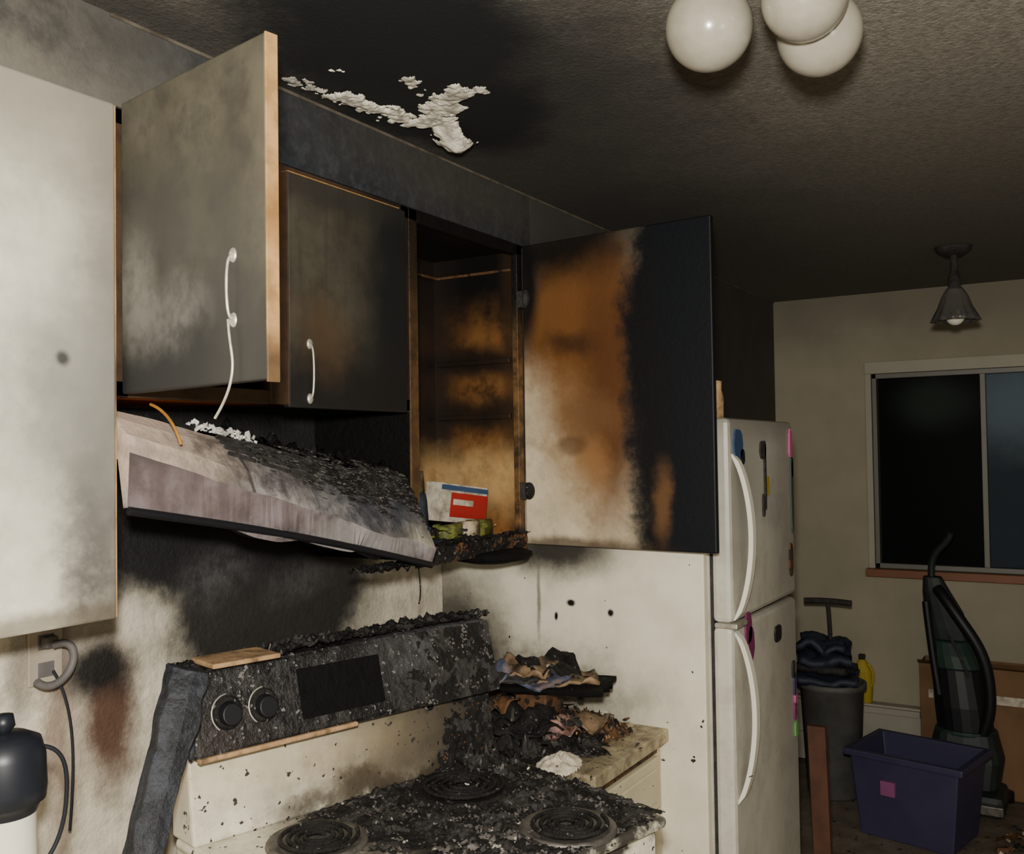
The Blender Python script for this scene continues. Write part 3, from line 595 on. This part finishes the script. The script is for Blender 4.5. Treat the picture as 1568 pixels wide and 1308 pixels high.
# ------------------------------------------------------------------ fridge
fr_m=mat('fridge_enamel',c(204,200,186),[((2.9,-.95,1.74),(.8,9,.06),c(130,125,114),.75,.8,.06),((2.7,-.95,1.6),(.18,9,.20),c(150,146,135),.65,.8,.06),((3.25,-.95,1.2),(.25,9,1),c(134,130,119),.75,.9,.1)],rough=.35,mottle=.15,msc=4,veil=(c(140,136,125),.35,9))
g=grp('refrigerator',(2.92,-.66,.86))
FX0,FX1,FY=PX1+.006,3.25,-.95
box('cabinet_body',(FX0,-.885,.03),(FX1,-.34,1.725),fr_m,g,.008); box('base_grille',(FX0+.02,-.90,0),(FX1-.02,-.36,.06),CH2,g)
box('freezer_door',(FX0,FY,1.160),(FX1,-.893,1.73),fr_m,g,.014); box('fridge_door',(FX0,FY,.10),(FX1,-.893,1.148),fr_m,g,.014)
box('gasket',(FX0+.01,-.894,.11),(FX1-.01,-.884,1.72),CH2,g)
box('hinge_bracket',(FX0-.004,-.965,1.146),(FX0+.09,-.90,1.160),CHROME,g)
for nm,z0,z1 in(('freezer_handle',1.165,1.63),('fridge_handle',.66,1.135)):
    V=[];F=[]; n=22
    for i in range(n+1):
        t=i/n; z=z0+(z1-z0)*t; bow=math.sin(math.pi*t)**.55*.048; xo=FX0+.035+.03*math.sin(math.pi*t)**.7
        w=.016
        V+=[(xo-w,FY-bow,z),(xo+w,FY-bow,z),(xo+w,FY-max(bow-.014,-.004),z),(xo-w,FY-max(bow-.014,-.004),z)]
    for i in range(n):
        b=i*4; F+=[(b+q,b+(q+1)%4,b+4+(q+1)%4,b+4+q) for q in range(4)]
    F+=[(0,1,2,3),tuple(len(V)-4+q for q in range(4))]
    obj(nm,V,F,WHT,bevel=.004,parent=g)
DG=mat('dark_green_ribbon',c(60,74,66)); MAG=flat('magenta_cloth',c(120,46,88)); LG=flat('green_magnet',c(110,170,96))
mk=[(2.665,1.655,.07,.075,BLU),(2.70,1.62,.035,.04,CH),(3.21,1.66,.03,.085,PNK),(2.92,1.56,.014,.19,CH2),(2.94,1.53,.03,.05,YEL),(2.90,1.47,.018,.06,CH2),(3.215,1.49,.026,.22,DG),(3.19,1.28,.035,.10,BRN),(3.02,1.065,.06,.045,BLKP),
    (2.725,1.13,.05,.08,MAG),(2.745,1.08,.05,.09,MAG),(2.73,1.04,.02,.03,PNK),(3.2,.87,.025,.07,PUR),(3.21,.82,.022,.04,PNK),(3.2,.78,.02,.05,MAG),(3.21,.72,.03,.045,LG),(3.19,.92,.03,.05,CH2),(2.9,1.64,.05,.05,CH2),(3.22,1.58,.02,.06,CH2)]
for i,(x,z,w,h,m_) in enumerate(mk): 
    V=[];F=[];nn_=10
    for yy in(FY-.006,FY-.0005):
        for q_ in range(nn_):
            an=6.283*q_/nn_+.3*i; rr=1+.18*noise.noise(Vector((q_*1.1,i*3.1,0)))
            V.append((x+w*.56*rr*math.copysign(abs(math.cos(an))**.7,math.cos(an)),yy,z+h*.56*rr*math.copysign(abs(math.sin(an))**.7,math.sin(an))))
    F=[tuple(range(nn_)),tuple(range(nn_,2*nn_))]+[(a,(a+1)%nn_,nn_+(a+1)%nn_,nn_+a) for a in range(nn_)]
    obj('magnet_%d'%i,V,F,m_,parent=g)
g=grp('spice_bottle',(2.66,-.86,1.78))
lathe('bottle',[(.001,0),(.018,0),(.019,.06),(.013,.08),(.014,.105),(.001,.108)],(2.65,-.90,1.731),TAN,16,g)

# ------------------------------------------------------------------ far room things
tubm=flat('storage_tub_plastic',c(56,54,80),.5)
g=grp('storage_tub',(4.5,-1.2,.2))
def tub(cx,cy,z0,bx,by,tx,ty,h,t=.01):
    V=[]
    for (sx,sy,z) in ((bx,by,z0),(tx,ty,z0+h),(tx+.02,ty+.02,z0+h),(tx+.02,ty+.02,z0+h-.03),(tx-t,ty-t,z0+h),(bx-t,by-t,z0+t)):
        V+=[(cx-sx,cy-sy,z),(cx+sx,cy-sy,z),(cx+sx,cy+sy,z),(cx-sx,cy+sy,z)]
    def ring(a,b): return [(a*4+q,a*4+(q+1)%4,b*4+(q+1)%4,b*4+q) for q in range(4)]
    return V,[(0,1,2,3)]+ring(0,1)+ring(1,3)+ring(3,2)+ring(2,4)+ring(4,5)+[(20,21,22,23)]
V,F=tub(0,0,0,.15,.19,.17,.225,.36); o=obj('tub_body',V,F,tubm,bevel=.006); o.parent=g; o.location=(0,0,-.2)
o=box('label',(-.185,.03,.19),(-.168,.09,.25),flat('pink_label',c(140,76,122)),None,.001); o.parent=g; o.location=(.006,0,-.2)
g.location=(4.42,-1.135,.2); g.rotation_euler=(0,0,math.radians(-12))
vg=mat('vacuum_dark_plastic',c(34,42,40),rough=.55,mottle=.5,msc=12); vg2=mat('vacuum_green_plastic',c(40,60,52),rough=.55,mottle=.4); g=grp('upright_vacuum_cleaner',(4.85,-1.24,.6))
vx,vy=4.90,-1.27
def ell(name,secs,m,parent,seg=20,pw=1):
    V=[];F=[]
    for (x,y,z,rx,ry) in secs:
        for i in range(seg):
            a=6.283*i/seg; ca,sa=math.cos(a),math.sin(a)
            V.append((x+rx*math.copysign(abs(ca)**pw,ca),y+ry*math.copysign(abs(sa)**pw,sa),z))
    for j in range(len(secs)-1):
        for i in range(seg): F.append((j*seg+i,j*seg+(i+1)%seg,(j+1)*seg+(i+1)%seg,(j+1)*seg+i))
    F+=[tuple(range(seg)),tuple((len(secs)-1)*seg+i for i in range(seg))]
    return obj(name,V,F,m,bevel=.006,parent=parent)
box('floor_head',(vx-.20,vy-.17,.01),(vx+.06,vy+.17,.11),vg,g,.03); box('head_bumper',(vx-.21,vy-.165,.03),(vx-.195,vy+.165,.07),DCHR,g,.004)
ell('motor_housing',[(vx-.02,vy,.10,.12,.14),(vx,vy,.22,.12,.16),(vx+.01,vy,.34,.10,.13)],vg,g,pw=.6)
ell('dust_cup',[(vx+.0,vy,.34,.09,.12),(vx+.0,vy+.01,.45,.09,.12),(vx+.01,vy+.03,.62,.08,.11)],BLKP,g)
ell('cup_collar',[(vx+.0,vy,.325,.10,.13),(vx,vy,.345,.10,.13)],vg2,g); ell('cup_lid',[(vx+.01,vy+.03,.62,.09,.115),(vx+.01,vy+.045,.68,.085,.10),(vx+.015,vy+.06,.74,.06,.085)],vg2,g)
ell('spine',[(vx+.07,vy+.02,.3,.035,.08),(vx+.06,vy+.05,.7,.05,.09),(vx+.05,vy+.085,.86,.05,.085),(vx+.04,vy+.115,.96,.045,.06),(vx+.03,vy+.13,1.03,.03,.04)],vg,g,pw=.7)
tube('handle',[(vx+.03,vy+.13,1.0),(vx+.03,vy+.14,1.08),(vx+.01,vy+.11,1.16),(vx,vy+.05,1.20),(vx-.01,vy+.04,1.24)],.016,vg,g)
tube('hose',[(vx-.03,vy+.10,.98),(vx-.06,vy+.07,.95),(vx-.09,vy+.0,.85),(vx-.09,vy-.09,.72),(vx-.08,vy-.12,.55),(vx-.07,vy-.11,.40),(vx-.05,vy-.05,.28)],.026,BLKP,g)
tube('accessory_wand',[(vx-.04,vy+.15,.92),(vx-.05,vy+.13,.7),(vx-.06,vy+.10,.5)],.018,BLKP,g)
tube('cord',[(vx-.09,vy+.06,.80),(vx-.11,vy+.0,.70),(vx-.10,vy-.03,.60)],.006,CH2,g)
for sy in(-.15,.15): lathe('wheel',[(.001,-.02),(.04,-.02),(.04,.02),(.001,.02)],(vx+.05,vy+sy,.045),BLKP,16,g)
card=mat('cardboard',c(118,90,62),mottle=.4,rough=.85)
g=grp('cardboard_box',(5.1,-1.6,.32)); 
V=bv((5.01,-2.1,.005),(5.205,-1.06,.60)); obj('box_body',V,[BF[0]]+BF[2:],card,parent=g,bevel=.004)
hexa('flap_a',[(5.01,-2.1,.60),(5.015,-1.06,.60),(5.02,-1.06,.60),(5.015,-2.1,.60),(4.94,-2.1,.66),(4.94,-1.06,.63),(4.945,-1.06,.63),(4.945,-2.1,.66)],card,g,.001)
box('tape',(5.006,-1.6,.44),(5.009,-1.1,.48),PAPER,g,.0005)
g=grp('baseboard_heater',(5.16,-.8,.2)); boxes('heater_shell',[((5.15,-1.04,.14),(5.215,-.36,.34)),((5.13,-1.04,.30),(5.215,-.36,.33)),((5.135,-1.04,.02),(5.215,-.36,.16))],mat('heater_paint',c(160,154,139)),g)
g=grp('yellow_detergent_jug',(5.17,-.75,.45)); jy=-.765
ell('jug_body',[(5.165,jy,.342,.032,.045),(5.165,jy,.40,.036,.05),(5.165,jy,.50,.036,.05),(5.165,jy,.54,.022,.026),(5.165,jy,.56,.015,.015)],YEL,g,pw=.7); box('jug_cap',(5.15,jy-.015,.56),(5.18,jy+.015,.585),BLKP,g,.004)
tube('jug_handle',[(5.15,jy-.03,.54),(5.15,jy-.06,.52),(5.15,jy-.06,.46),(5.15,jy-.045,.43)],.007,YEL,g)
bin_m=mat('grey_bin_plastic',c(92,91,88),mottle=.5,msc=8,rough=.6); nav=flat('navy_cloth',c(42,48,62))
g=grp('trash_can',(4.75,-.70,.3)); bx_,by_=4.74,-.71
lathe('bin',[(.001,0),(.115,0),(.12,.01),(.145,.50),(.158,.505),(.158,.53),(.14,.532),(.135,.49),(.11,.02),(.001,.02)],(bx_,by_,.003),bin_m,32,g)
rslab('folded_cloth_a',bx_,by_+.02,.535,.26,.28,.03,.2,nav,g,0,wave=.03); rslab('folded_cloth_b',bx_,by_+.03,.58,.22,.26,.03,-.1,CH2,g,0,wave=.03); rslab('folded_cloth_c',bx_,by_+.03,.625,.24,.24,.04,.3,nav,g,.03,wave=.04); rslab('folded_cloth_d',bx_,by_+.04,.69,.2,.22,.03,.1,nav,g,.03,wave=.05)
tube('dustpan_handle',[(bx_,by_+.0,.60),(bx_,by_+.0,.80),(bx_,by_+.01,.905)],.010,CH2,g); tube('dustpan_grip',[(bx_,by_-.10,.905),(bx_,by_+.0,.915),(bx_,by_+.12,.905)],.014,CH2,g)
g=grp('wooden_plank',(3.65,-.9,.3)); hexa('plank',[(3.58,-.97,.0),(3.61,-.97,.0),(3.61,-.91,.0),(3.58,-.91,.0),(3.62,-.945,.62),(3.65,-.945,.62),(3.65,-.88,.62),(3.62,-.88,.62)],mat('reddish_plank',c(96,62,44),mottle=.5,msc=12),g)
g=grp('floor_litter',(4.8,-1.5,.02))
debris('scraps',lambda R:(R.uniform(4.2,4.64),R.uniform(-2.0,-1.45),.004+R.random()*.02),220,.01,.07,[PAPER,CH2,BRN,CH],[3,2,2,2],g,seed=51,flat_=.2)
tube('cable',[(4.2,-1.5,.01),(4.3,-1.6,.015),(4.35,-1.82,.01),(4.45,-1.7,.012),(4.55,-1.85,.01)],.006,CH,g)

# ------------------------------------------------------------------ left counter items and wall cord
DKB=mat('dark_slate_plastic',c(28,31,38),rough=.4,mottle=.4)
GRYC=mat('grey_cord',c(104,100,98),mottle=.4,msc=20)
g=grp('coffee_maker',(.90,-.33,.9))
lathe('body',[(.001,0),(.055,0),(.057,.02),(.050,.12),(.048,.22),(.055,.235),(.062,.24),(.064,.26),(.062,.31),(.055,.335),(.035,.345),(.001,.348)],(.895,-.33,.863),[WHT,DKB],32,g,mi=[0,0,0,0,1,1,1,1,1,1,1])
tube('handle',[(.945,-.36,1.18),(.975,-.372,1.17),(.980,-.375,1.10),(.968,-.37,1.02),(.940,-.36,.99)],.0035,DKB,g)
lathe('lid_knob',[(.001,.02),(.015,.018),(.018,0),(.01,-.01)],(.895,-.33,1.22),DKB,16,g)
tube('cord',[(.87,-.30,1.20),(.865,-.29,1.26),(.868,-.28,1.30),(.86,-.25,1.34)],.010,DKB,g)
g=grp('wall_outlet',(1.18,-.01,1.25))
box('plate',(1.14,-.007,1.19),(1.215,-.0005,1.305),mat('outlet_plate',c(176,164,146),mottle=.4),g,.003); boxes('sockets',[((1.16,-.009,1.26),(1.195,-.0065,1.29)),((1.16,-.009,1.205),(1.195,-.0065,1.235))],GRYC,g)
box('plug',(1.163,-.03,1.264),(1.192,-.0095,1.288),GRYC,g,.005)
tube('cord',[(1.178,-.03,1.27),(1.20,-.05,1.28),(1.215,-.055,1.25),(1.19,-.055,1.20),(1.15,-.05,1.19),(1.13,-.05,1.21)],.008,GRYC,g)
tube('hanging_lead',[(1.178,-.03,1.22),(1.21,-.05,1.15),(1.215,-.05,1.05),(1.20,-.05,.90)],.003,DKB,g)

# ------------------------------------------------------------------ lights, world, camera
def light(name,kind,loc,e,size=.05,colr=(1,1,1)):
    l=D.lights.new(name,kind); l.energy=e; l.color=colr
    if kind=='POINT': l.shadow_soft_size=size
    o=D.objects.new(name,l); o.location=loc; COL.objects.link(o); return o
light('camera_flash','POINT',(-.02,-1.82,1.80),270,.05,(1,.97,.90))
light('fill_light','POINT',(.2,-3.2,1.5),22,.25,(1,.96,.88))  # added soft fill behind the camera, unseen, evens out the flash
w=D.worlds.new('World'); S.world=w; w.use_nodes=True; w.node_tree.nodes['Background'].inputs[0].default_value=(.5,.55,.6,1); w.node_tree.nodes['Background'].inputs[1].default_value=.05

cam=D.cameras.new('camera'); co=D.objects.new('camera',cam); COL.objects.link(co); S.camera=co
yaw,pit,rol,f=.5449,.0263,-.0144,1477.4
cam.sensor_fit='HORIZONTAL'; cam.sensor_width=36; cam.lens=36*f/1568; cam.clip_start=.02
Fv=Vector((math.cos(pit)*math.cos(yaw),math.cos(pit)*math.sin(yaw),math.sin(pit))); Rv=Vector((math.sin(yaw),-math.cos(yaw),0)); Uv=Rv.cross(Fv)
R2=Rv*math.cos(rol)+Uv*math.sin(rol); U2=-Rv*math.sin(rol)+Uv*math.cos(rol)
m=Matrix((R2,U2,-Fv)).transposed().to_4x4(); m.translation=(0,-1.8224,1.642); co.matrix_world=m
